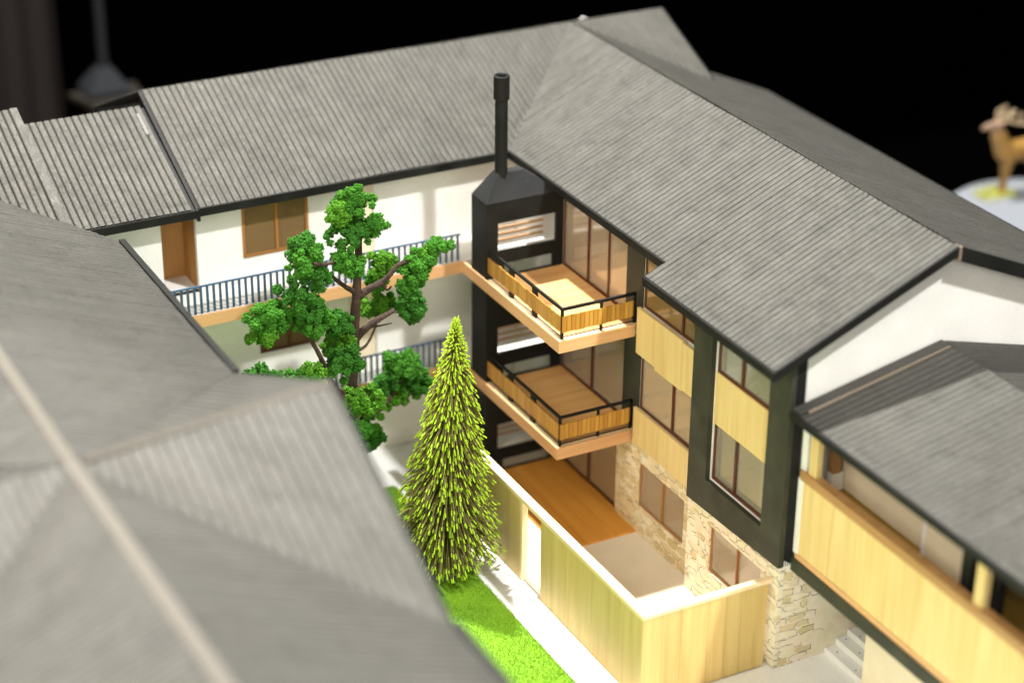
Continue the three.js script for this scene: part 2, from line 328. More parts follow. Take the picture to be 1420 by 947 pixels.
// ------------------------------------------------------------------ right-hand building
const SL = 0.4306, EY = 16.71, RX = 8.22, RY = 20.24, RZ = -7.91, ZE = 27.2;
const planeW = (x) => EY + (x - 0.03) * SL;                           // slope facing -x
const planeE = (x) => RY - (x - RX) * SL;                             // slope facing +x
const planeS = (z) => EY - (z - 0.27) * SL;                           // back building, slope facing the yard
const Y1 = 5.754, Y2 = 11.754;
{
  const b = thing('courtyard_building', 'three storey model building with black chimney side balconies and stone base on the right', 'building', [4, 0, 12]);
  const roof = sub(b, 'roof', 'long grey corrugated gable roof with black edges');
  const eaveX = (z) => (z < 16.35 ? 0.03 : -1.12);
  roofSheet(roof, 'corrugated_sheet', [RZ, ZE, (z) => { const x = z < 0.27 ? Math.min(RX, 0.03 + (0.27 - z)) : eaveX(z); return V(x, planeW(x), z); }, (z) => V(RX, RY, z), V(-SL, 1, 0), 0.37, 0.09, 10, 0.035, 1]);
  const farX = 19.7;
  roofSheet(roof, 'corrugated_sheet', [RZ, ZE, (z) => { const x = z < -4.7 ? Math.min(13.9, RX + (z - RZ) + 0.5) : farX; return V(x, planeE(x), z); }, (z) => V(RX, RY, z), V(SL, 1, 0), 0.37, 0.12, 8, 0.035, 2], false);
  const dn = (f, d) => (x) => f(x) + d;
  put(roof, 'roof_board', prism([[0.05, 0.3], [0.05, 16.3], [-1.05, 16.4], [-1.05, ZE - 0.1], [RX, ZE - 0.1], [RX, RZ]], dn(planeW, -0.03), dn(planeW, -0.3)), M.black);
  put(roof, 'roof_board', prism([[RX, RZ], [RX, ZE - 0.1], [19.6, ZE - 0.1], [19.6, -4.6], [11.4, -4.6]], dn(planeE, -0.03), dn(planeE, -0.3)), M.black);
  const fy = (x0, d) => box(x0 - 0.14, x0, planeW(x0) - 0.36, planeW(x0) + d, 0, 1);
  put(roof, 'fascia', box(-0.13, 0.03, EY - 0.36, EY + 0.04, 0.4, 16.28, true), M.black);
  put(roof, 'fascia', box(-1.28, -1.12, planeW(-1.12) - 0.38, planeW(-1.12) + 0.03, 16.3, ZE + 0.15, true), M.black);
  put(roof, 'fascia', prism([[-1.11, 16.21], [0.03, 16.21], [0.03, 16.34], [-1.11, 16.34]], dn(planeW, 0.02), dn(planeW, -0.3)), M.black);
  put(roof, 'verge_board', prism([[-1.11, ZE + 0.01], [RX, ZE + 0.01], [RX, ZE + 0.15], [-1.11, ZE + 0.15]], dn(planeW, 0.1), dn(planeW, -0.38)), M.black);
  put(roof, 'verge_board', prism([[RX + 0.16, ZE + 0.01], [19.7, ZE + 0.01], [19.7, ZE + 0.15], [RX + 0.16, ZE + 0.15]], dn(planeE, 0.1), dn(planeE, -0.6)), M.black);
  put(roof, 'ridge_end', box(RX + 0.01, RX + 0.14, RY - 0.6, RY + 0.06, ZE - 0.2, ZE + 0.17), M.cut, 'small cream strip of bare card at the ridge end');
  put(roof, 'fascia', box(19.7, 19.85, planeE(19.7) - 0.36, planeE(19.7) + 0.06, -4.7, ZE + 0.15, true), M.black);

  // walls
  const st1 = std({ color: lin(0.88, 0.86, 0.82), map: stoneTex(0, 0.8, 11, false), roughness: 0.8 });
  const st2 = std({ color: lin(0.9, 0.9, 0.88), map: stoneTex(0, 0.22, 23, true), roughness: 0.8 });
  const st3 = std({ color: lin(0.9, 0.89, 0.86), map: stoneTex(4.0, 0.42, 41, true), roughness: 0.8 });
  for (const s of [st1, st2]) s.map.repeat.set(0.95, 1.9);
  st3.map.repeat.set(1.05, 2.1);
  put(b, 'stone_wall', wallX([[11.2, 0], [18.88, 0], [18.88, 5.22], [11.2, 5.22]], [[13.5, 17.85, 1.72, 4.25]], 0.72, 0.98), st1, 'cream wall drawn with stones around a wide window');
  put(b, 'stone_wall', wallX([[18.9, 0], [26.78, 0], [26.78, 5.62], [18.9, 5.62]], [[20.9, 25.3, 2.1, 4.68]], 0.26, 0.5), st2, 'cream card wall with pencilled stones below the black bay');
  const endStone = wallZ([[0.51, 0], [9, 0], [9, 5.62], [0.51, 5.62]], [], 26.5, 26.78);
  { const u = endStone.attributes.uv; for (let i = 0; i < u.count; i++) u.setX(i, u.getX(i) - 0.05); }
  put(b, 'stone_wall', endStone, st3, 'pencilled stones that fade out on the white end wall');
  put(b, 'end_wall', wallZ([[0.92, 5.7], [16, 5.7], [16, planeE(16) - 0.35], [RX, RY - 0.35], [0.92, planeW(0.92) - 0.35]], [], 26.4, 26.7), M.white, 'smooth white gable wall');
  put(b, 'wall_edge', box(0.88, 1.4, Y1, 16.6, 12.9, 18.88), M.white, 'white card wall behind the wooden panels');
  put(b, 'back_wall', box(18.6, 18.9, 0, 15.4, -1, 26.4), M.white);
  put(b, 'side_wall', box(14.5, 18.6, 0, 15.4, -1, -0.7), M.white);
  put(b, 'inner_wall', box(6.4, 6.6, 0, 19, -0.6, 26.4), M.cream);
  for (const y of [Y1, Y2]) put(b, 'floor', box(1.42, 6.38, y - 0.6, y, 4.9, 26.38), M.olive);
  put(b, 'floor', box(1.0, 6.38, 0.01, 0.14, 4.9, 26.38), M.deck);
  put(b, 'ceiling', box(0.6, 6.38, 16.15, 16.25, 4.9, 26.38), M.cream);
  for (const [z, y] of [[12.9, 1], [18.7, 1]]) put(b, 'partition', box(1.45, 6.38, y, 16, z, z + 0.2), M.cream);
  put(b, 'corridor_wall', box(0.9, 1.1, 0, 16.1, -0.6, 4.76), M.white);
  put(b, 'pier', box(0.8, 1.5, Y1 + 0.01, 16.5, 11.45, 13.05), M.frameBlack);
  // black bay frame
  put(b, 'bay_frame', wallX([[18.9, 5.32], [26.82, 5.62], [26.82, 16.25], [18.9, 16.25]], [[20.45, 25.2, 7.0, 16.0]], 0.12, 0.38), M.frameBlack, 'black card frame around the upper windows');
  put(b, 'bay_side', box(0.385, 0.9, 5.66, 16.4, 26.45, 26.81), M.black);
  put(b, 'bay_side', box(0.39, 1.5, 5.3, 16.3, 18.9, 19.1), M.frameBlack);
  for (let i = 0; i < 4; i++) put(b, 'card_chip', box(0.44 + i * 0.12, 0.49 + i * 0.12, 5.5, 5.95 - 0.08 * i + rr(-0.06, 0.06), 26.8, 26.83), M.white, 'small bare chip at the foot of the black corner');
  // reveals of bare white card inside the frame
  put(b, 'reveal', join(box(0.38, 0.62, 7.0, 16, 20.36, 20.45), box(0.38, 0.62, 6.92, 7.0, 20.45, 25.2)), M.white);
  // windows of the bays
  windowX(b, 0.5, 20.45, 25.2, 7.0, 10.15, [22.35], M.frame, M.glassClear, { f: 0.16 });
  windowX(b, 0.5, 20.45, 25.2, 12.72, 16.0, [22.5], M.frame, M.glassClear, { f: 0.16 });
  windowX(b, 0.74, 13.3, 18.86, 7.3, 10.5, [16.35], M.frame, M.glass, { f: 0.13 });
  windowX(b, 0.74, 13.3, 18.86, 12.95, 16.2, [16.9], M.frame, M.glassBrown, { f: 0.13 });
  windowX(b, 0.78, 13.5, 17.85, 1.72, 4.25, [15.75], M.frameLight, M.glass, { f: 0.1 });
  windowX(b, 0.36, 20.9, 25.3, 2.1, 4.68, [23.2], M.frameLight, M.glass, { f: 0.1 });
  // wooden panels: boards with uneven feet
  const pan = (label) => sub(b, 'wood_panel', label);
  let p = pan('light wooden panel of three uneven boards below the top window');
  put(p, 'board', box(0.54, 0.7, 10.36, 12.86, 13.02, 14.85), M.balsa);
  put(p, 'board', box(0.52, 0.69, 10.22, 12.9, 14.87, 17.3), M.balsa);
  put(p, 'board', box(0.53, 0.7, 10.3, 12.8, 17.32, 18.7), M.balsa);
  p = pan('light wooden panel above the stone wall');
  put(p, 'board', box(0.54, 0.7, 5.3, 7.28, 13.02, 18.86), M.balsa);
  p = pan('pale wooden panel inside the black frame');
  put(p, 'board', box(0.42, 0.56, 10.05, 12.74, 20.3, 24.98), M.balsa);

  // glazing behind the balconies
  windowX(b, 0.9, 4.8, 11.45, Y2, 16.2, [7.4, 9.5], M.frame, M.glass, { f: 0.13 });
  windowX(b, 0.9, 4.8, 11.45, Y1, 10.9, [8.08], M.frame, M.glass, { f: 0.13 });
  windowX(b, 0.9, 4.8, 11.2, 0.16, 5.1, [8.0], M.frame, M.glass, { f: 0.12 });
  // balconies
  const picket = boxUV(new THREE.BoxGeometry(0.07, 0.86, 0.228)), picketF = boxUV(new THREE.BoxGeometry(0.228, 0.86, 0.07));
  for (const [y, label, zf] of [[Y2, 'upper balcony with orange slatted railing and sunlit deck', 12.78], [Y1, 'lower balcony with orange slatted railing', 12.78]]) {
    const k = sub(b, 'balcony', label), x0 = -3.72;
    put(k, 'slab', box(x0 + 0.13, 0.87, y - 0.58, y - 0.02, 4.9, zf - 0.13), M.cream);
    put(k, 'deck', box(x0 + 0.45, 0.86, y - 0.02, y + 0.03, 4.82, zf - 0.4, true), M.deck);
    put(k, 'deck_rim', join(box(x0 + 0.13, x0 + 0.44, y - 0.02, y + 0.02, 4.82, zf - 0.13), box(x0 + 0.44, 0.8, y - 0.02, y + 0.02, zf - 0.39, zf - 0.13)), M.cap);
    put(k, 'edge_board', box(x0, x0 + 0.13, y - 0.62, y + 0.03, 2.1, zf, true), M.edge);
    put(k, 'edge_board', box(x0 + 0.13, 0.62, y - 0.62, y + 0.03, zf - 0.13, zf, true), M.edge);
    const xr = -3.44, zr = zf - 0.24;
    put(k, 'top_rail', box(xr - 0.06, xr + 0.06, y + 1.56, y + 1.7, 4.75, zr + 0.06), M.black);
    put(k, 'top_rail', box(xr + 0.06, 0.72, y + 1.56, y + 1.7, zr - 0.06, zr + 0.06), M.black);
    put(k, 'rail_wire', box(xr - 0.02, xr + 0.02, y + 0.1, y + 0.14, 4.8, zr), M.black);
    put(k, 'rail_wire', box(xr, 0.7, y + 0.1, y + 0.14, zr - 0.02, zr + 0.02), M.black);
    put(k, 'backing', join(box(xr - 0.055, xr - 0.045, y + 0.45, y + 1.27, 4.8, zr), box(xr, 0.6, y + 0.45, y + 1.27, zr + 0.045, zr + 0.055)), M.frameLight);
    for (const z of [7.2, 9.7]) put(k, 'post', box(xr - 0.05, xr + 0.07, y + 0.03, y + 1.56, z - 0.22, z + 0.22), M.black);
    put(k, 'post', box(xr - 0.06, xr + 0.06, y + 0.03, y + 1.62, zr - 0.07, zr + 0.07), M.black);
    put(k, 'post', box(-1.3, -1.18, y + 0.03, y + 1.56, zr - 0.05, zr + 0.05), M.black);
    put(k, 'post', box(0.6, 0.72, y + 0.03, y + 1.7, zr - 0.06, zr + 0.06), M.black);
    for (let z = 4.9, i = 0; z < zr - 0.1; z += 0.25, i++) place(k, 'picket', picket, picketMats[(hash(i, 3) * 3) | 0], xr - 0.1 + (hash(i, 9) - 0.5) * 0.02, y + 0.86 + (hash(i, 5) - 0.5) * 0.05, z);
    for (let x = xr + 0.06, i = 0; x < 0.55; x += 0.25, i++) place(k, 'picket', picketF, picketMats[(hash(i, 13) * 3) | 0], x, y + 0.86 + (hash(i, 15) - 0.5) * 0.05, zr + 0.1 + (hash(i, 19) - 0.5) * 0.02);
  }
}

// ------------------------------------------------------------------ outdoor fireplace with chimney
{
  const c = thing('outdoor_fireplace', 'tall black fireplace block with hipped hood and round pipe between gallery and balconies', 'chimney', [-1.4, 0, 4]);
  const holes = [[-2.97, 0.46, 13.2, 14.82], [-2.6, 0.3, 11.8, 12.52], [-2.95, 0.46, 7.3, 8.86], [-2.6, 0.3, 5.8, 6.56], [-2.92, 0.46, 1.45, 3.02], [-2.6, 0.3, 0.17, 0.8]];
  put(c, 'front_sheet', wallZ(rect(-3.66, 0.88, 0.02, 16.0), holes, 4.56, 4.78), M.black, 'black front sheet with wide openings on every storey');
  put(c, 'side_sheet', box(-3.66, -3.45, 0.02, 15.99, 3.1, 4.555), M.black);
  for (const y of [13.2, 7.3, 1.45]) {
    put(c, 'ledge', box(-2.96, 0.86, y - 0.12, y - 0.01, 4.0, 4.55), M.white);
    for (const e of [-0.5, -0.15, 0.2, 0.55, 0.9]) put(c, 'slat', box(-2.9, 0.86, y + e, y + e + 0.13, 2.5, 2.58, true), M.edge);
  }
  const A = [V(-3.66, 16.0, 4.78), V(0.6, 16.0, 4.78), V(0.6, 16.0, 3.1), V(-3.66, 16.0, 3.1)], T = [V(-2.72, 17.35, 4.2), V(-1.2, 17.3, 4.2), V(-1.2, 17.3, 3.7), V(-2.72, 17.35, 3.7)];
  const t = [[T[0], T[1], T[2]], [T[0], T[2], T[3]]];
  for (let i = 0; i < 4; i++) { const j = (i + 1) % 4; t.push([A[i], A[j], T[j]], [A[i], T[j], T[i]]); }
  put(c, 'hood', tri(t), M.hood);
  const pipe = sub(c, 'pipe'), prof = (q) => boxUVkeep(new THREE.LatheGeometry(q.map(([r, y]) => new THREE.Vector2(r, y)), 40).translate(-2.42, 0, 4.0));
  put(pipe, 'flue', prof([[0.33, 16.9], [0.33, 21.2], [0.345, 21.22]]), M.black);
  put(pipe, 'cap', prof([[0.33, 21.2], [0.41, 21.3], [0.41, 22.45], [0.385, 22.52], [0.28, 22.52], [0.26, 22.4], [0.26, 21.5], [0, 21.5]]), M.black);
}
function boxUVkeep(g) { g = g.toNonIndexed(); const p = g.attributes.position, u = g.attributes.uv; for (let i = 0; i < p.count; i++) u.setXY(i, u.getX(i) * 0.2, p.getY(i) / 10); return g; }

// ------------------------------------------------------------------ back building with galleries
{
  const b = thing('gallery_building', 'long white model building with railed galleries and grey corrugated roof at the back', 'building', [-6, 0, -8]);
  const roof = sub(b, 'roof', 'grey brown corrugated roof with black edges, stepping down to the left');
  const yS = (x, z) => planeS(z), yN = (z) => RY + (z - RZ) * SL;
  const zlo = (x) => (x < 0.03 ? 0.27 : x < RX ? Math.max(RZ, 0.27 - (x - 0.03)) : Math.min(0.27, RZ + (x - RX)));
  roofSheet(roof, 'corrugated_sheet', [-17.42, 14.2, (x) => { const z = zlo(x); return V(x, planeS(z), z); }, (x) => V(x, RY, RZ), V(0, 1, SL), 0.37, 0.075, 9, 0.035, 3]);
  roofSheet(roof, 'corrugated_sheet', [-17.42, 14.2, (x) => V(x, yN(-17), -17), (x) => V(x, RY, RZ), V(0, 1, -SL), 0.37, 0.11, 3, 0.03, 4], false);
  const d = (k) => (x, z) => planeS(z) + k, dN = (k) => (x, z) => yN(z) + k;
  put(roof, 'roof_board', prism([[-17.4, 0.2], [0.1, 0.2], [RX, RZ], [-17.4, RZ]], d(-0.03), d(-0.3)), M.black);
  put(roof, 'roof_board', prism([[RX, RZ], [14.1, -2.2], [14.1, RZ]], d(-0.03), d(-0.3)), M.black);
  put(roof, 'roof_board', prism([[-17.4, RZ], [14.1, RZ], [14.1, -16.9], [-17.4, -16.9]], dN(-0.03), dN(-0.3)), M.black);
  put(roof, 'fascia', box(-17.5, 0.02, EY - 0.4, EY + 0.03, 0.27, 0.42, true), M.black);
  put(roof, 'verge_board', prism([[-17.6, 0.4], [-17.425, 0.4], [-17.425, RZ], [-17.6, RZ]], d(-0.01), d(-0.6)), M.black);
  put(roof, 'verge_board', prism([[14.2, -1.9], [14.34, -1.9], [14.34, RZ], [14.2, RZ]], d(0.06), d(-0.4)), M.black);
  // the lower strip of roof on the left
  const E2 = 16.62, S2 = 0.41, y2 = (x, z) => E2 - (z - 0.24) * S2;
  roofSheet(roof, 'corrugated_sheet', [-24.3, -17.82, (x) => V(x, y2(x, 0.24), 0.24), (x) => V(x, y2(x, -7.15), -7.15), V(0, 1, S2), 0.37, 0.1, 8, 0.03, 5]);
  put(roof, 'roof_board', prism([[-24.3, 0.2], [-17.6, 0.2], [-17.6, -7.1], [-24.3, -7.1]], (x, z) => y2(x, z) - 0.03, (x, z) => y2(x, z) - 0.3), M.black);
  put(roof, 'fascia', box(-24.3, -17.62, E2 - 0.4, E2 + 0.03, 0.25, 0.4, true), M.black);
  put(roof, 'repair_patch', prism([[-18.22, -5.0], [-18.05, -5.0], [-18.05, -6.5], [-18.22, -6.5]], (x, z) => y2(x, z) + 0.19, (x, z) => y2(x, z) + 0.02), std({ color: lin(0.13, 0.125, 0.12), roughness: 0.8 }), 'small pale patch near the step of the roof');
  put(roof, 'roof_board', prism([[-36, -7.16], [-17.85, -7.16], [-17.85, -16.5], [-36, -16.5]], (x, z) => 19.45 + (z + 7.16) * 0.42, (x, z) => 19.2 + (z + 7.16) * 0.42), M.black);
  const y3 = (x, z) => y2(x, z) + 0.26;
  roofSheet(roof, 'corrugated_sheet', [-36, -24.35, (x) => V(x, y3(x, 1.2), 1.2), (x) => V(x, y3(x, -8.0), -8.0), V(0, 1, S2), 0.37, 0.12, 8, 0.03, 6], true);
  put(roof, 'roof_board', prism([[-36, 1.2], [-24.3, 1.2], [-24.3, -8], [-36, -8]], (x, z) => y3(x, z) - 0.03, (x, z) => y3(x, z) - 0.2), M.cut);
  put(roof, 'verge_strip', prism([[-24.36, 1.2], [-23.98, 1.2], [-23.98, -8], [-24.36, -8]], (x, z) => y3(x, z) + 0.1, (x, z) => y3(x, z) - 0.2), M.roof, 'pale flat strip along the edge of the far left roof');
  // walls
  const W = -0.6;
  put(b, 'front_wall', wallZ([[-30, Y2 - 0.3], [0.86, Y2 - 0.3], [0.86, 16.3], [-30, 16.3]], [[-19.22, -17.37, Y2 + 0.02, 16.2], [-14.92, -11.3, 13.14, 16.08], [-9.15, -7.55, Y2 + 0.02, 15.95]], W - 0.3, W), M.white);
  put(b, 'front_wall', wallZ([[-30, 0], [0.86, 0], [0.86, Y2 - 0.302], [-30, Y2 - 0.302]], [[-14.25, -10.95, 7.48, 9.9], [-9.15, -7.55, Y1 + 0.02, 9.95]], W - 0.3, W), M.white);
  put(b, 'side_wall', box(13.4, 13.7, 0, 17.4, -16, -3), M.white);
  put(b, 'back_wall', box(-30, 13.4, 0, 15.2, -16, -15.7), M.white);
  put(b, 'end_wall', box(-30.3, -30, 0, 16.2, -16, W), M.white);
  put(b, 'inner_wall', box(-29, 0.8, 0, 17, -5.2, -5.0), M.tan);
  const rec = (y0, y1, x0, x1) => {
    const r = sub(b, 'door_recess', 'open doorway lined with brown wood');
    put(r, 'back_panel', box(x0 - 0.6, x1, y0, y1, W - 2.3, W - 2.15), M.recess);
    put(r, 'side_panel', box(x1, x1 + 0.14, y0, y1, W - 2.3, W - 0.31), M.recess);
    put(r, 'side_panel', box(x0 - 0.14, x0, y0, y1, W - 2.3, W - 0.31), M.cream);
    put(r, 'threshold', box(x0 - 0.3, x1, y0 - 0.1, y0, W - 2.15, W), M.white);
  };
  rec(Y2 + 0.02, 16.2, -19.22, -17.37);
  const r2 = (y0, y1) => { const r = sub(b, 'door', 'plain beige door set into the white wall'); put(r, 'leaf', box(-9.13, -7.57, y0, y1, W - 0.24, W - 0.12), M.cream); };
  r2(Y2 + 0.04, 15.93); r2(Y1 + 0.04, 9.93);
  windowZ(b, W + 0.06, -14.92, -11.3, 13.14, 16.08, [-13.05], M.frameLight, M.glassBrown, { f: 0.14, d: 0.2, label: 'brown two pane window under the eave' });
  windowZ(b, W + 0.04, -14.25, -10.95, 7.48, 9.9, [-12.6], M.frame, M.glassBrown, { f: 0.14, d: 0.2 });
  for (const y of [Y1, Y2]) put(b, 'floor', box(-29, 0.8, y - 0.5, y, -4.98, W - 0.31), M.tan);
  // galleries
  const bar = boxUV(new THREE.BoxGeometry(0.13, 1.44, 0.06));
  for (const [y, label] of [[Y2, 'upper gallery with blue grey bar railing'], [Y1, 'lower gallery with blue grey bar railing']]) {
    const g = sub(b, 'gallery', label), zf = y === Y2 ? 2.15 : 2.1;
    put(g, 'slab', box(-30, 0.84, y - 0.6, y, W, zf - 0.12), M.white);
    put(g, 'edge_board', box(-30, -3.73, y - 0.63, y + 0.02, zf - 0.12, zf, true), M.edge);
    put(g, 'top_rail', box(-29.9, -3.74, y + 1.48, y + 1.56, zf - 0.26, zf - 0.16), M.railing);
    for (let x = -26; x < -3.8; x += 0.34) place(g, 'bar', bar, M.railing, x, y + 0.76, zf - 0.21);
  }
}

// ------------------------------------------------------------------ rear chimney and roof piece behind
{
  const dim = phys({ color: lin(0.014, 0.015, 0.017), roughness: 0.9, specularIntensity: 0.2 });
  const c = thing('rear_chimney', 'blurred dark chimney with square hood and thin pipe far behind the left roofs', 'chimney', [-7.2, -60, -49.5]);
  put(c, 'block', box(-8.4, -6, -60, 5.4, -50.7, -48.3), dim);
  const y0 = 5.4, y1 = 7.0, A = [V(-8.8, y0, -48), V(-5.6, y0, -48), V(-5.6, y0, -51), V(-8.8, y0, -51)], T = [V(-7.7, y1, -49), V(-6.7, y1, -49), V(-6.7, y1, -50), V(-7.7, y1, -50)];
  const t = [[T[0], T[1], T[2]], [T[0], T[2], T[3]]];
  for (let i = 0; i < 4; i++) { const j = (i + 1) % 4; t.push([A[i], A[j], T[j]], [A[i], T[j], T[i]]); }
  put(c, 'hood', tri(t), phys({ color: lin(0.014, 0.0155, 0.018), roughness: 0.8, specularIntensity: 0.2 }));
  put(c, 'pipe', tube(V(-7.2, 6.9, -49.5), V(-7.2, 24, -49.5), 0.36, 0.36, 20), dim);
  const l = thing('rear_roof', 'blurred low dark roof edge far behind the step of the back roof', 'roof', [-5, -60, -47]);
  put(l, 'roof_sheet', prism([[-9.8, -50.4], [-4.6, -50.8], [-4.9, -46.9], [-8.9, -46.9]], () => 5.05, () => 4.6), phys({ color: lin(0.016, 0.014, 0.011), roughness: 0.9, specularIntensity: 0.2 }));
  put(l, 'wall', box(-8.5, -5, -60, 4.59, -50, -47.5), dim);
}

// upright boards of uneven width between a and b, with hairline joints; mk(lo, hi) makes one board
function boards(parent, name, a, b, wMin, wMax, mk, mats, label) {
  const p = sub(parent, name, label);
  for (let x = a, i = 0; x < b - 0.05; i++) {
    let e = x + rr(wMin, wMax); if (b - e < wMin * 0.6) e = b;
    put(p, 'board', mk(x, e - 0.014), mats[(rnd() * mats.length) | 0]); x = e;
  }
  return p;
}
const tones = (m, list) => list.map((k) => { const c = m.clone(); c.color.copy(m.color).multiply(lin(...k)); return c; });
const fenceMats = tones(M.fence, [[1, 1, 1], [0.95, 0.94, 0.9], [1.03, 1.0, 0.96], [0.92, 0.93, 0.88]]);
const balsaMats = tones(M.balsa, [[1, 1, 1], [0.97, 0.96, 0.9], [1.03, 1.02, 1.0]]);

// ------------------------------------------------------------------ courtyard fence
{
  const f = thing('courtyard_fence', 'pale wooden fence with light cap rail around the courtyard', 'fence', [-6.6, 0, 18]);
  const x = -6.6, h = 4.58, H = 4.82, Z = 26.33;
  boards(f, 'panel', 4.9, 14.55, 0.9, 1.7, (a, e) => box(x - 0.1, x + 0.12, 0.0, h, a, e), fenceMats);
  boards(f, 'panel', 16.67, Z, 0.9, 1.7, (a, e) => box(x - 0.1 + rr(-0.006, 0.006), x + 0.12, 0.0, h, a, e), fenceMats);
  boards(f, 'panel', x + 0.125, 0.02, 0.8, 1.5, (a, e) => box(a, e, 0.0, h, Z - 0.24, Z - 0.02 + rr(-0.006, 0.006)), fenceMats, 'front panel facing the viewer');
  put(f, 'post', box(x - 0.11, x + 0.2, 0.0, h, 14.552, 14.76), M.cap);
  put(f, 'cap_rail', bevelBox(x - 0.16, x + 0.3, h + 0.002, H, 4.9, Z - 0.3, 0.03, true), M.cap);
  put(f, 'cap_rail', bevelBox(x - 0.16, 0.22, h + 0.002, H, Z - 0.3, Z + 0.04, 0.03), M.cap);
}

// ------------------------------------------------------------------ annex on the right
{
  const b = thing('annex_building', 'low model annex with yellow wooden parapet and grey corrugated roof at the right', 'building', [6, 0, 38]);
  const roof = sub(b, 'roof', 'pale grey corrugated roof with shaded band beside the white wall');
  const ex = 0.16, ey = 13.87, rx = 8.2, ry = 15.49, s = (ry - ey) / (rx - ex), yw = (x) => ey + (x - ex) * s, ye = (x) => ry - (x - rx) * 0.27, z0 = 26.96, z1 = 56;
  roofSheet(roof, 'corrugated_sheet', [z0, z1, (z) => V(ex, ey, z), (z) => V(rx, ry, z), V(-s, 1, 0), 0.4, 0.06, 7, 0.04, 8]);
  roofSheet(roof, 'corrugated_sheet', [z0, z1, (z) => V(18, ye(18), z), (z) => V(rx, ry, z), V(0.27, 1, 0), 0.4, 0.1, 5, 0.04, 9], false);
  put(roof, 'roof_board', prism([[ex + 0.02, z0], [rx, z0], [rx, z1], [ex + 0.02, z1]], (x) => yw(x) - 0.03, (x) => yw(x) - 0.26), M.black);
  put(roof, 'roof_board', prism([[rx, z0], [18, z0], [18, z1], [rx, z1]], (x) => ye(x) - 0.03, (x) => ye(x) - 0.26), M.black);
  put(roof, 'fascia', box(ex - 0.16, ex, ey - 0.32, ey + 0.02, z0 - 0.05, z1, true), M.black);
  put(roof, 'cover_strip', prism([[ex, z0 + 0.0], [rx - 0.1, z0 + 0.0], [rx - 0.1, z0 + 0.62], [ex, z0 + 0.62]], (x) => yw(x) + 0.15, (x) => yw(x) + 0.02), M.roof, 'flat grey strip along the white wall');
  put(roof, 'glue_line', prism([[ex + 0.4, z0 + 0.625], [rx - 0.1, z0 + 0.625], [rx - 0.1, z0 + 0.66], [ex + 3, z0 + 0.67], [ex + 0.9, z0 + 0.7], [ex + 0.4, z0 + 0.7]], (x) => yw(x) + 0.135, (x) => yw(x) + 0.02), M.cut, 'broken cream line of bare card');
  const px = 0.9;
  boards(b, 'parapet', 27.2, z1, 1.3, 2.4, (a, e) => box(px + rr(-0.005, 0.005), px + 0.14, 6.425, 10.32, a, e), balsaMats, 'yellow wooden parapet panel');
  put(b, 'top_rail', bevelBox(px - 0.12, px + 0.36, 10.325, 10.78, 27.0, z1, 0.06, true), M.rail);
  put(b, 'bottom_rail', box(px - 0.04, px + 0.14, 6.14, 6.42, 27.0, z1, true), M.edge);
  put(b, 'corner_strip', box(px - 0.06, px + 0.13, 6.425, 10.32, 26.86, 27.195), M.white);
  put(b, 'slab', box(px - 0.1, 7, 5.42, 6.135, 26.84, z1), M.frameBlack);
  put(b, 'post', box(px, px + 0.3, 10.785, 13.6, 26.9, 27.3), M.white, 'white corner post');
  put(b, 'post', box(px, px + 0.3, 10.785, 13.6, 27.5, 28.05), M.balsa);
  put(b, 'post', box(px, px + 0.34, 10.785, 13.7, 39.0, 39.55), M.balsa);
  put(b, 'post', box(1.5, 1.9, 9.41, 13.8, 37.4, 38.0), M.black);
  put(b, 'post', box(1.5, 1.9, 9.41, 13.8, 39.2, 39.7), M.black);
  put(b, 'post', box(2.35, 2.75, 10.3, 14.1, 26.97, 27.35), M.rail);
  put(b, 'plinth', box(2.3, 2.95, 9.41, 10.29, 26.97, 27.4), M.white);
  put(b, 'floor', box(1.05, 13, 9.2, 9.4, 26.95, z1), M.deckDark);
  put(b, 'inner_wall', box(3.0, 3.2, 9.41, 14.2, 27.0, 33.5), M.cream);
  put(b, 'inner_wall', box(2.62, 2.82, 9.41, 14.1, 33.75, 37.6), M.cream);
  put(b, 'skirting', box(2.58, 2.615, 9.41, 9.56, 33.75, 37.6), M.rail);
  put(b, 'door_jamb', box(2.6, 3.0, 9.41, 14.1, 33.52, 33.74), M.white);
  put(b, 'inner_wall', box(9.5, 9.7, 9.41, 14.6, 38, z1), M.tan);
  put(b, 'table', join(box(3.2, 6, 10.4, 10.55, 40.6, 46), box(3.4, 3.6, 9.41, 10.4, 41, 41.2), box(3.4, 3.6, 9.41, 10.4, 45.6, 45.8)), M.white);
  put(b, 'lower_wall', box(2.5, 2.7, 0.01, 5.41, 30.6, z1), M.cream, 'plain cream wall under the black slab');
}
{
  const s = thing('stairs', 'white card stairs with pencil dots beside the stone end wall', 'stairs', [4.5, 0, 28]);
  for (let i = 0; i < 5; i++) put(s, 'step', box(3.2 + i * 0.63, 3.2 + (i + 1) * 0.63 - 0.005, 0.006, 0.33 * (i + 1), 26.8, 30.55), M.ground);
  const dot = new THREE.CylinderGeometry(0.035, 0.035, 0.02, 8);
  for (const [x, y, z] of [[3.5, 0.34, 27.4], [3.42, 0.34, 29.0], [4.1, 0.67, 28.3], [4.62, 1.0, 27.6], [4.2, 0.67, 27.1]]) place(s, 'pencil_dot', dot, M.black, x, y, z);
}

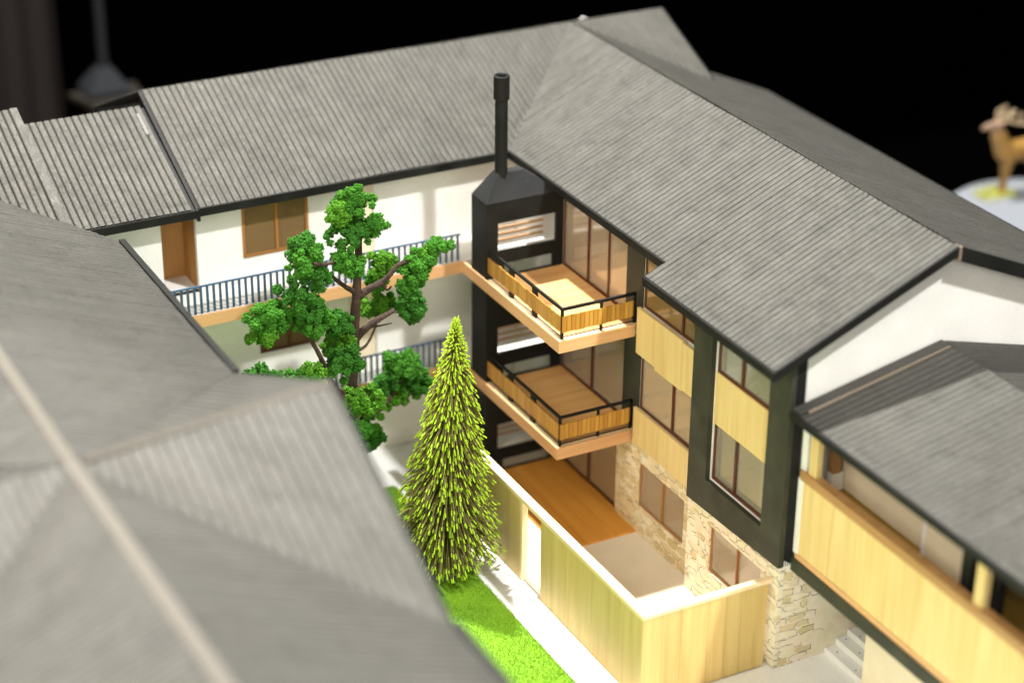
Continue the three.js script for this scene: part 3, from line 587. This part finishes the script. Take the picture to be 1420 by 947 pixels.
// ------------------------------------------------------------------ cross-gabled building on the left
{
  const b = thing('cross_gable_building', 'large blurred foreground building with cross gabled grey corrugated roof', 'building', [-32, 0, 28]);
  const roof = sub(b, 'roof', 'grey corrugated cross gable roof with cream ridge strips');
  const XE = -22.2, XJ = -32.2, XW = -42.2, YE = 16.5, YJ = 20.25, YG = 21.15, ZJ = 28.27, W1 = 10.81, W2 = 10.29, ZB = -4.8, ZF = 62;
  const k = (YJ - YE) / 10;
  const yE_ = (x) => YJ - (x - XJ) * k, yW_ = (x) => YJ + (x - XJ) * k;
  const xv1 = (z) => XJ + (10 * (ZJ - z)) / W1, xv2 = (z) => XJ + (10 * (z - ZJ)) / W2;   // valleys
  const eastLo = (z) => { const x = z < ZJ ? Math.min(XE, xv1(z), XE + (z - 2) / 0.7) : Math.min(XE, xv2(z)); return V(x, yE_(x), z); };
  const westLo = (z) => { const x = z < ZJ ? Math.max(XW, 2 * XJ - xv1(z)) : Math.max(XW, 2 * XJ - xv2(z)); return V(x, yW_(x), z); };
  const ridge = (z) => V(XJ, YJ, z);
  roofSheet(roof, 'corrugated_sheet', [ZB, ZF, eastLo, ridge, V(k, 1, 0), 0.37, 0.08, 9, 0.06, 11], false, true);
  roofSheet(roof, 'corrugated_sheet', [ZB, ZF, westLo, ridge, V(-k, 1, 0), 0.37, 0.1, 7, 0.05, 12], false);
  const gy = (x) => YJ + ((x - XJ) / (XE - XJ)) * (YG - YJ);
  const kz = (YG - YE) / W2;
  roofSheet(roof, 'corrugated_sheet', [XJ + 0.02, XE - 0.02, (x) => { const f = (x - XJ) / 10; return V(x, yE_(x), ZJ + W2 * f); }, (x) => V(x, gy(x), ZJ), V(0, 1, kz), 0.43, 0.07, 9, 0.05, 13], true);
  roofSheet(roof, 'corrugated_sheet', [XJ + 0.02, XE - 0.02, (x) => { const f = (x - XJ) / 10; return V(x, yE_(x), ZJ - W1 * f); }, (x) => V(x, gy(x), ZJ), V(0, 1, -kz), 0.43, 0.1, 9, 0.04, 14], true);
  roofSheet(roof, 'corrugated_sheet', [XW, XJ - 0.02, (x) => { const f = (XJ - x) / 10; return V(x, yW_(x), ZJ + W2 * f); }, (x) => V(x, YJ, ZJ), V(0, 1, k), 0.43, 0.07, 7, 0.05, 15], false);
  roofSheet(roof, 'corrugated_sheet', [XW, XJ - 0.02, (x) => { const f = (XJ - x) / 10; return V(x, yW_(x), ZJ - W1 * f); }, (x) => V(x, YJ, ZJ), V(0, 1, -k), 0.43, 0.1, 5, 0.04, 16], false);
  const strip = (a, b2, w, n) => { const side = b2.clone().sub(a).cross(V(0, 1, 0)).normalize().multiplyScalar(w), up = V(0, 0.14, 0), dn = V(0, -0.06, 0); const q = [a.clone().sub(side).add(dn), a.clone().add(up), a.clone().add(side).add(dn), b2.clone().sub(side).add(dn), b2.clone().add(up), b2.clone().add(side).add(dn)]; return tri([[q[0], q[3], q[4]], [q[0], q[4], q[1]], [q[1], q[4], q[5]], [q[1], q[5], q[2]]]); };
  put(roof, 'ridge_strip', strip(V(XJ, YJ + 0.1, ZB), V(XJ, YJ + 0.1, ZJ), 0.24), M.tape, 'cream paper strip over the ridge');
  put(roof, 'ridge_strip', strip(V(XJ, YJ + 0.1, ZJ), V(XJ + 0.4, YJ + 0.12, ZF), 0.27), M.tape, 'cream paper strip over the ridge');
  put(roof, 'ridge_strip', strip(V(XJ + 0.5, YJ + 0.14, ZJ), V(XE, YG + 0.08, ZJ), 0.16), M.tape, 'cream paper strip over the cross ridge');
  const d = (f, q) => (x) => f(x) + q;
  put(roof, 'roof_board', prism([[XJ, ZB + 0.1], [XE - 0.2, 2.1], [XE - 0.2, ZF], [XJ, ZF]], d(yE_, -0.04), d(yE_, -0.34)), M.black);
  put(roof, 'roof_board', prism([[XJ, ZB + 0.1], [XW, ZB + 0.1], [XW, ZF], [XJ, ZF]], d(yW_, -0.04), d(yW_, -0.34)), M.black);
  for (const [z0, z1] of [[2.1, ZJ - W1], [ZJ + W2, ZF]]) put(roof, 'fascia', box(XE + 0.02, XE + 0.3, YE - 0.4, YE + 0.17, z0, z1, true), M.black);
  // gable end: verge boards and the wall below
  const gv = (za, zb, ya, yb) => { const q = (x, y, z) => V(x, y, z), o = 0.05, u = 0.4, A = [], x0 = XE, x1 = XE + 0.16; const p = [[za, ya + o], [zb, yb + o], [zb, yb - u], [za, ya - u]]; const F = p.map(([z, y]) => q(x1, y, z)), B = p.map(([z, y]) => q(x0, y, z)); A.push([F[0], F[1], F[2]], [F[0], F[2], F[3]], [B[2], B[1], B[0]], [B[3], B[2], B[0]]); for (let i = 0; i < 4; i++) { const j = (i + 1) % 4; A.push([B[i], B[j], F[j]], [B[i], F[j], F[i]]); } return tri(A); };
  put(roof, 'verge_board', gv(ZJ, ZJ + W2, YG, YE), M.black);
  put(roof, 'verge_board', gv(ZJ - W1, ZJ, YE, YG), M.black);
  put(b, 'gable_wall', tri([[V(XE - 0.15, YE - 0.3, ZJ - W1 + 0.5), V(XE - 0.15, YE - 0.3, ZJ + W2 - 0.5), V(XE - 0.15, YG - 0.4, ZJ)]]), M.white);
  put(b, 'wall', box(XE - 1.2, XE - 0.9, 0, YE - 0.1, 3.2, ZF), M.white);
  put(b, 'wall', box(XW + 0.9, XW + 1.2, 0, YE - 0.1, ZB + 1, ZF), M.white);
  put(b, 'end_wall', box(XW + 1.2, XE - 1.2, 0, YE, 3.2, 3.5), M.white);
  put(b, 'end_wall', box(XW + 1.2, XE - 1.2, 0, YE, ZF - 1.3, ZF - 1), M.white);
}

// ------------------------------------------------------------------ leafy tree
{
  const t = thing('leafy_tree', 'green foam leaved model tree with bent brown trunk in front of the galleries', 'tree', [-12.2, 0, 7]);
  const bark = std({ color: lin(0.085, 0.045, 0.03), map: woodTex([0.5, 0.45, 0.4], [1, 1, 1], 1.3), roughness: 0.8, ...bump(grain, 0.0002) });
  // x, y as seen along the picture, depth dz towards the viewer
  const limb = (pts, r0, r1) => {
    const c = new THREE.CatmullRomCurve3(pts.map((q) => V(...q))), g = new THREE.TubeGeometry(c, pts.length * 6, 1, 9), p = g.attributes.position, n = pts.length * 6;
    for (let i = 0; i <= n; i++) { const o = c.getPointAt(i / n), r = 0.8 * (r0 + (r1 - r0) * (i / n)); for (let j = 0; j <= 9; j++) { const q = i * 10 + j, v = V(p.getX(q), p.getY(q), p.getZ(q)).sub(o).multiplyScalar(r * (0.88 + 0.24 * hash(i, j % 9))).add(o); p.setXYZ(q, v.x, v.y, v.z); } }
    g.computeVertexNormals(); return g.toNonIndexed();
  };
  put(t, 'trunk', limb([[-12.5, 0, 7], [-12.4, 3, 7], [-12.5, 6.8, 7], [-12.2, 10, 7.0], [-11.95, 13.4, 7], [-11.75, 16, 7], [-11.95, 18.8, 7]], 0.55, 0.18), bark);
  // picture position of the reference crown, turned into model coordinates at depth z = 7 + dz
  const at = (u, v, dz = 0) => { const x = -12.05 + (u - 380) * 0.0172, y = 12.85 - (v - 420) * 0.01664; return [x - dz * 0.528, y + dz * 0.567, 7 + dz]; };
  for (const [pts, r0, r1] of [
    [[at(388, 385), at(430, 362, 0.2), at(475, 348, 0.4), at(525, 305, 0.5), at(560, 300, 0.6)], 0.26, 0.1],
    [[at(470, 350, 0.4), at(485, 380, 0.6), at(500, 372, 0.8)], 0.1, 0.05],
    [[at(380, 515), at(415, 490, 0.3), at(455, 470, 0.5), at(505, 452, 0.5)], 0.28, 0.13],
    [[at(430, 490, 0.4), at(470, 492, 0.7), at(500, 492, 0.9)], 0.08, 0.04],
    [[at(384, 365), at(350, 335, 0.5), at(318, 300, 0.8), at(300, 280, 0.9)], 0.18, 0.1],
    [[at(388, 260), at(350, 255, 1.0), at(310, 262, 1.5), at(272, 255, 1.8)], 0.16, 0.1],
    [[at(335, 700, 0.6), at(305, 640, 0.9), at(280, 560, 1.0), at(250, 490, 1.0), at(225, 440, 1)], 0.24, 0.1],
    [[at(372, 560), at(410, 540, -1.2), at(440, 480, -1.6)], 0.14, 0.06],
    [[at(370, 800), at(450, 770, -0.8), at(490, 725, -1.4), at(520, 690, -1.8)], 0.28, 0.12],
    [[at(365, 720), at(300, 660, 0.8), at(200, 630, 0.9), at(110, 610, 0.8)], 0.2, 0.08],
  ]) put(t, 'branch', limb(pts, r0, r1), bark);
  const clumps = [
    [385, 75, 62, 48, 0], [345, 105, 35, 34, .3], [380, 165, 78, 50, .2], [450, 165, 34, 24, .2], [232, 185, 52, 36, .5], [250, 240, 60, 46, 1], [285, 285, 40, 36, 1.2], [372, 275, 44, 46, 1.4],
    [462, 285, 44, 50, -1.6], [440, 330, 40, 30, -1.8], [580, 320, 54, 58, .6], [565, 365, 40, 34, .6], [645, 268, 40, 24, .6], [610, 300, 36, 28, .5],
    [225, 360, 70, 78, 1], [255, 430, 56, 58, 1.1], [118, 390, 50, 54, .9], [110, 440, 40, 30, .9], [160, 400, 34, 34, .8], [330, 455, 52, 54, .8], [320, 520, 46, 44, .4],
    [440, 420, 52, 44, -1.8], [545, 415, 58, 56, -1.4], [560, 465, 54, 40, -1.2], [345, 580, 56, 60, 1.2], [90, 588, 60, 42, .8], [200, 615, 66, 30, 1.2], [255, 612, 48, 32, 1.2], [125, 622, 40, 24, 1.2],
    [520, 640, 66, 56, -1.6], [555, 690, 56, 60, -2], [460, 690, 44, 44, -1.6], [500, 735, 60, 46, -2], [415, 745, 58, 56, .4], [400, 830, 52, 52, .6], [425, 860, 36, 40, .4], [360, 720, 40, 40, .6],
  ];
  const greens = [[0.042, 0.155, 0.014], [0.032, 0.125, 0.014], [0.066, 0.19, 0.014]].map((c) => new THREE.MeshPhysicalMaterial({ color: lin(...c), roughness: 0.9, specularIntensity: 0.25 }));
  const ico = new THREE.IcosahedronGeometry(1, 0); ico.deleteAttribute('uv');
  const crumb = [0, 1, 2, 3].map((s) => { const g = ico.clone(), p = g.attributes.position; for (let i = 0; i < p.count; i++) { const f = 0.7 + 0.6 * hash(Math.round(p.getX(i) * 50) + s * 31, Math.round(p.getY(i) * 50 + p.getZ(i) * 77)); p.setXYZ(i, p.getX(i) * f, p.getY(i) * f, p.getZ(i) * f); } g.computeVertexNormals(); return g; });
  for (const [u, v, a, bb, dz] of clumps) {
    const [cx, cy, cz] = at(u, v, dz), A = a * 0.0165, B = bb * 0.0152, gs = [], nl = Math.round(10 + 24 * A * B);
    for (let i = 0; i < nl; i++) {                                   // foam lumps, each a knot of crumbs
      const th = i * 2.39996 + rr(-0.4, 0.4), w = 1 - (2 * (i + 0.5)) / nl, q = Math.sqrt(1 - w * w), rad = rr(0.4, 1.08);
      const lx = cx + q * Math.cos(th) * A * rad, ly = cy + w * B * rad, lz = cz + q * Math.sin(th) * (A + B) * 0.5 * rad, R = Math.min(rr(0.12, 0.29), 0.7 * Math.min(A, B));
      const m = Math.round(40 + 520 * R * R);
      for (let k = 0; k < m; k++) {
        const t2 = rnd() * 6.283, w2 = rnd() * 2 - 1, q2 = Math.sqrt(1 - w2 * w2), rr2 = R * (0.78 + 0.36 * rnd());
        const g = crumb[(rnd() * 4) | 0].clone(), s = rr(0.035, 0.075);
        g.rotateX(rnd() * 6); g.rotateY(rnd() * 6); g.scale(s, s * 0.85, s); g.translate(lx + q2 * Math.cos(t2) * rr2, ly + w2 * rr2, lz + q2 * Math.sin(t2) * rr2); gs.push(g);
      }
      const lump = ico.clone(); lump.scale(R * 0.85, R * 0.85, R * 0.85); lump.translate(lx, ly, lz); gs.push(lump);
    }
    const core = new THREE.IcosahedronGeometry(1, 2); core.deleteAttribute('uv'); core.scale(A * 0.5, B * 0.5, (A + B) * 0.25); core.translate(cx, cy, cz); gs.push(core);
    put(t, 'foliage_clump', mergeGeometries(gs), greens[(rnd() * 3) | 0], null, 'stuff');
  }
}

// ------------------------------------------------------------------ bottle-brush conifer
{
  const t = thing('conifer_tree', 'yellow green bottle brush conifer standing on the grass by the fence', 'tree', [-9.75, 0, 12.2]);
  put(t, 'trunk', tube(V(-9.75, 0, 12.2), V(-9.05, 13.9, 12.2), 0.22, 0.05, 10), std({ color: lin(0.1, 0.07, 0.04), roughness: 0.8 }));
  put(t, 'stand', new THREE.CylinderGeometry(0.8, 0.95, 0.25, 24).translate(-9.9, 0.13, 12.3), std({ color: lin(0.09, 0.09, 0.085), roughness: 0.7 }));
  const P = [], C = [], I = [], TP = [], TC = [], TI = [];
  const rad = (y) => (y < 0.9 ? 1.3 + y * 1.2 : 2.95 * Math.pow(clamp01((14.3 - y) / 13.4), 0.72)) * (1 - 0.12 * clamp01((y - 4) / 8));
  const N = 2600;
  for (let i = 0; i < N; i++) {
    const f = i / N, yTip = 14.1 - 13.5 * Math.pow(f, 0.72), a = i * 2.39996 + rr(-0.25, 0.25), R = Math.max(0.16, rad(yTip)) * rr(0.6, 1.06);
    const rise = clamp01((yTip - 9.5) / 4.5), drop = (1 - rise) * (0.45 + 0.42 * R) * rr(0.6, 1.35) - rise * 0.35;
    const A = V(0, Math.min(13.8, yTip + drop), 0), B = V(Math.cos(a) * R, yTip, Math.sin(a) * R), K = V(Math.cos(a) * R * 0.55, A.y - (A.y - yTip) * 0.28 + 0.1, Math.sin(a) * R * 0.55);
    const side = V(-Math.sin(a), 0, Math.cos(a));
    const ring = (u) => { const p = A.clone().multiplyScalar((1 - u) * (1 - u)).addScaledVector(K, 2 * u * (1 - u)).addScaledVector(B, u * u); return p; };
    const us = [0.25, 0.55, 0.82, 1], tipLen = clamp01(0.17 / R);
    const emit = (list, rads, OP, OI) => {
      const base = OP.length / 3;
      list.forEach((u, j) => { const p = ring(u), d = ring(Math.min(1, u + 0.02)).sub(ring(u - 0.02)).normalize(), n2 = d.clone().cross(side).normalize(); for (let q = 0; q < 4; q++) { const an = q * 1.5708, r = rads[j]; OP.push(p.x + p.y * 0.05 + (side.x * Math.cos(an) + n2.x * Math.sin(an)) * r - 9.75, p.y + (side.y * Math.cos(an) + n2.y * Math.sin(an)) * r, p.z + (side.z * Math.cos(an) + n2.z * Math.sin(an)) * r + 12.2); } });
      for (let j = 0; j < list.length - 1; j++) for (let q = 0; q < 4; q++) { const x = base + j * 4 + q, y = base + j * 4 + ((q + 1) % 4); OI.push(x, y, x + 4, y, y + 4, x + 4); }
      const e = base + (list.length - 1) * 4; OI.push(e, e + 1, e + 2, e, e + 2, e + 3);
    };
    const cut = 1 - tipLen * rr(0.5, 1.2);
    emit([0.2, 0.6, cut], [0.03, 0.033, 0.034], P, I);
    emit([cut - 0.02, (cut + 1) / 2, 1], [0.034, 0.043, 0.04], TP, TI);
  }
  const mk = (p, i) => { const g = new THREE.BufferGeometry(); g.setAttribute('position', new THREE.Float32BufferAttribute(p, 3)); g.setIndex(i); g.computeVertexNormals(); return g; };
  put(t, 'bristles', mk(P, I), std({ color: lin(0.15, 0.13, 0.03), roughness: 0.8 }), 'olive brown bristles', 'stuff');
  put(t, 'bristle_tips', mk(TP, TI), std({ color: lin(0.35, 0.52, 0.012), roughness: 0.7 }), 'bright yellow green bristle tips', 'stuff');
}

// ------------------------------------------------------------------ deer on a snow-white stand, curtain behind
{
  const s = thing('snow_stand', 'round white snow covered stand under the deer at the right edge', 'stand', [41.5, -60, -3.4]);
  const prof = [[0, 4.0], [3.5, 3.98], [5.4, 3.92], [6.1, 3.75], [6.5, 3.4], [6.7, 2.6], [6.7, -60]].map(([r, y]) => new THREE.Vector2(r, y));
  put(s, 'snow', boxUVkeep(new THREE.LatheGeometry(prof.reverse(), 72).translate(41.5, 0, -3.4)), M.snow);
  const d = thing('deer', 'small brown stag figure with raised head and pale antlers on the white stand', 'deer figure', [40.2, 3.95, -7]);
  const J = (x, y, z) => V(x, y, z);
  // bones: [a, b, ra, rb]
  const bones = [
    [J(0.9, 2.95, 0), J(2.2, 2.9, 0), 0.78, 0.72], [J(2.2, 2.9, 0), J(3.6, 3.0, 0), 0.7, 0.72],
    [J(0.6, 3.1, 0), J(0.0, 4.2, 0), 0.72, 0.52], [J(0.0, 4.2, 0), J(-0.3, 4.95, 0), 0.5, 0.38],
    [J(-0.35, 5.0, 0), J(-0.95, 5.02, 0), 0.34, 0.22], [J(-0.95, 5.02, 0), J(-1.4, 4.98, 0), 0.2, 0.15],
    [J(-0.15, 5.15, 0.2), J(0.05, 5.3, 0.5), 0.1, 0.07], [J(-0.15, 5.15, -0.2), J(0.05, 5.3, -0.5), 0.1, 0.07],
    [J(3.6, 3.2, 0), J(4.3, 2.9, 0), 0.2, 0.12],
  ];
  for (const z of [0.36, -0.36]) {
    const o = z > 0 ? 0 : 0.35;
    bones.push([J(0.75 + o, 2.6, z), J(0.7 + o, 1.5, z), 0.42, 0.2], [J(0.7 + o, 1.5, z), J(0.62 + o, 0.25, z), 0.17, 0.12], [J(0.62 + o, 0.25, z), J(0.52 + o, 0.08, z), 0.13, 0.13]);
    bones.push([J(3.6, 2.8, z), J(3.3 - o * 0.5, 1.9, z), 0.56, 0.3], [J(3.3 - o * 0.5, 1.9, z), J(3.85 - o * 0.5, 1.25, z), 0.26, 0.16], [J(3.85 - o * 0.5, 1.25, z), J(3.7 - o * 0.5, 0.22, z), 0.14, 0.11], [J(3.7 - o * 0.5, 0.22, z), J(3.58 - o * 0.5, 0.08, z), 0.13, 0.13]);
  }
  const res = 96, mc = new MarchingCubes(res, new THREE.MeshBasicMaterial(), false, false, 200000), half = 3.4, cx = 1.5, cy = 2.9;
  mc.isolation = 0;
  const sm = (a, b, k) => { const h = clamp01(0.5 + (0.5 * (b - a)) / k); return b + (a - b) * h - k * h * (1 - h); };
  for (let z = 0; z < res; z++) for (let y = 0; y < res; y++) for (let x = 0; x < res; x++) {
    const p = V(((x - res / 2) / (res / 2)) * half + cx, ((y - res / 2) / (res / 2)) * half + cy, ((z - res / 2) / (res / 2)) * half);
    let f = 9;
    for (const [a, b, ra, rb] of bones) {
      const abx = b.x - a.x, aby = b.y - a.y, abz = b.z - a.z, t = clamp01(((p.x - a.x) * abx + (p.y - a.y) * aby + (p.z - a.z) * abz) / (abx * abx + aby * aby + abz * abz));
      const q = Math.hypot(p.x - a.x - abx * t, p.y - a.y - aby * t, p.z - a.z - abz * t) - (ra + (rb - ra) * t);
      if (q < f + 0.3) f = sm(f, q, 0.16);
    }
    mc.field[x + y * res + z * res * res] = -f;
  }
  mc.update();
  const cnt = mc.count, pos = new Float32Array(cnt * 3), nor = new Float32Array(cnt * 3);
  for (let i = 0; i < cnt * 3; i++) { const c = [cx, cy, 0][i % 3]; pos[i] = mc.positionArray[i] * half + c + [40.2, 3.95, -7][i % 3]; nor[i] = mc.normalArray[i]; }
  const g = new THREE.BufferGeometry(); g.setAttribute('position', new THREE.BufferAttribute(pos, 3)); g.setAttribute('normal', new THREE.BufferAttribute(nor, 3));
  const col = new Float32Array(cnt * 3);
  for (let i = 0; i < cnt; i++) { const y = pos[i * 3 + 1] - 3.95, x = pos[i * 3] - 40.2, t = clamp01((y - 4.5) * 2), w = noise(x * 5, y * 5); const c = mix3([0.2, 0.105, 0.02], [0.15, 0.09, 0.055], t); const k2 = 0.85 + 0.3 * w; col.set([c[0] * k2, c[1] * k2, c[2] * k2], i * 3); }
  g.setAttribute('color', new THREE.BufferAttribute(col, 3));
  put(d, 'body', g, std({ vertexColors: true, roughness: 0.6 }));
  const horn = std({ color: lin(0.3, 0.22, 0.13), roughness: 0.6 });
  for (const s2 of [1, -1]) {
    const q = (x, y, z) => V(40.2 + x, 3.95 + y, -7 + z * s2), an = (pts, r) => new THREE.TubeGeometry(new THREE.CatmullRomCurve3(pts), 14, r, 6).toNonIndexed();
    put(d, 'antler', join(an([q(-0.2, 5.25, 0.15), q(0.2, 5.35, 0.4), q(0.8, 5.2, 0.7), q(1.4, 5.15, 0.85), q(1.9, 5.4, 0.9)], 0.1), an([q(-0.05, 5.3, 0.25), q(-0.1, 5.6, 0.35), q(0.05, 5.95, 0.4)], 0.07), an([q(0.35, 5.32, 0.45), q(0.35, 5.7, 0.55), q(0.5, 6.0, 0.55)], 0.07), an([q(0.9, 5.2, 0.72), q(0.9, 5.6, 0.8), q(1.05, 5.95, 0.8)], 0.07), an([q(1.3, 5.15, 0.82), q(1.6, 4.95, 0.95), q(2.0, 4.95, 1.0)], 0.065)), horn);
  }
  const eye = new THREE.SphereGeometry(0.06, 10, 8); for (const z of [0.26, -0.26]) place(d, 'eye', eye, M.black, 40.2 - 0.62, 3.95 + 5.12, -7 + z);
  const tuft = thing('grass_tuft', 'yellow green tuft of model grass at the feet of the deer', 'grass tuft', [40.5, 3.95, -6.9]);
  const bl = []; for (let i = 0; i < 260; i++) { const x = 40.3 + (rnd() - 0.5) * 2.6, z = -6.9 + (rnd() - 0.5) * 1.8, h = rr(0.25, 0.75), a = rr(0, 6.28); bl.push([V(x - 0.04, 3.9, z), V(x + 0.04, 3.9, z), V(x + Math.cos(a) * 0.25, 3.9 + h, z + Math.sin(a) * 0.25)]); }
  put(tuft, 'blades', tri(bl), std({ color: lin(0.5, 0.5, 0.05), roughness: 0.9, side: THREE.DoubleSide }), null, 'stuff');
}
{
  const c = thing('curtain', 'dark brown curtain hanging at the far left of the background', 'curtain', [-5, -60, -110]);
  const P = [], n = 90; const a = [];
  for (let i = 0; i <= n; i++) { const x = -22 + i * (27.2 / n); a.push([x, -110 + 0.9 * Math.sin(x * 1.5) + 0.5 * Math.sin(x * 3.7 + 1)]); }
  const t = []; for (let i = 0; i < n; i++) { const [x0, z0] = a[i], [x1, z1] = a[i + 1]; t.push([V(x0, -60, z0), V(x1, -60, z1), V(x1, 60, z1)], [V(x0, -60, z0), V(x1, 60, z1), V(x0, 60, z0)]); }
  put(c, 'cloth', tri(t), std({ color: lin(0.03, 0.022, 0.021), roughness: 0.9, side: THREE.DoubleSide }));
}

// ------------------------------------------------------------------ the lamps themselves (out of the frame)
lampSpecs.forEach((s) => {
  const l = thing('track_spotlight', s.label, 'spotlight', s.at);
  const dir = V(...s.aim).sub(V(...s.at)).normalize(), q = new THREE.Quaternion().setFromUnitVectors(V(0, -1, 0), dir);
  const can = new THREE.LatheGeometry([[3.4, -0.6], [3.4, 7], [2.4, 9], [0, 9]].map((e) => new THREE.Vector2(...e)), 32).applyQuaternion(q).translate(...s.at);
  put(l, 'housing', can, std({ color: lin(0.02, 0.02, 0.02), roughness: 0.5, side: THREE.DoubleSide }));
  const lens = new THREE.CircleGeometry(s.r, 32).rotateX(Math.PI / 2).translate(0, 0.5, 0).applyQuaternion(q).translate(...s.at);
  put(l, 'lens', lens, std({ color: lin(0.1, 0.1, 0.1), emissive: lin(...s.rgb), emissiveIntensity: 8 }));
});
for (const q of panelSpecs) {
  const l = thing('panel_lamp', q.label, 'lamp', q.at);
  const m = new THREE.Object3D(); m.position.set(...q.at); m.lookAt(...q.aim); m.updateMatrix();
  put(l, 'diffuser', new THREE.BoxGeometry(q.w, q.h, 0.4).translate(0, 0, -0.9).applyMatrix4(m.matrix), std({ color: lin(0.3, 0.3, 0.3), emissive: lin(...q.rgb), emissiveIntensity: 1.0 }));
  put(l, 'housing', new THREE.BoxGeometry(q.w + 4, q.h + 4, 3).translate(0, 0, -2.8).applyMatrix4(m.matrix), std({ color: lin(0.2, 0.2, 0.2), roughness: 0.5 }));
}

// ------------------------------------------------------------------ centimetres to metres, shadows on
{
  const done = new Set();
  for (const t of allThings) t.traverse((o) => {
    o.position.multiplyScalar(CM);
    if (!o.isMesh) return;
    o.castShadow = o.receiveShadow = true;
    if (!done.has(o.geometry)) { done.add(o.geometry); o.geometry.scale(CM, CM, CM); }
    if (o.isInstancedMesh) { const m = new THREE.Matrix4(); for (let i = 0; i < o.count; i++) { o.getMatrixAt(i, m); m.elements[12] *= CM; m.elements[13] *= CM; m.elements[14] *= CM; o.setMatrixAt(i, m); } o.instanceMatrix.needsUpdate = true; }
  });
}
renderer.render(scene, camera);
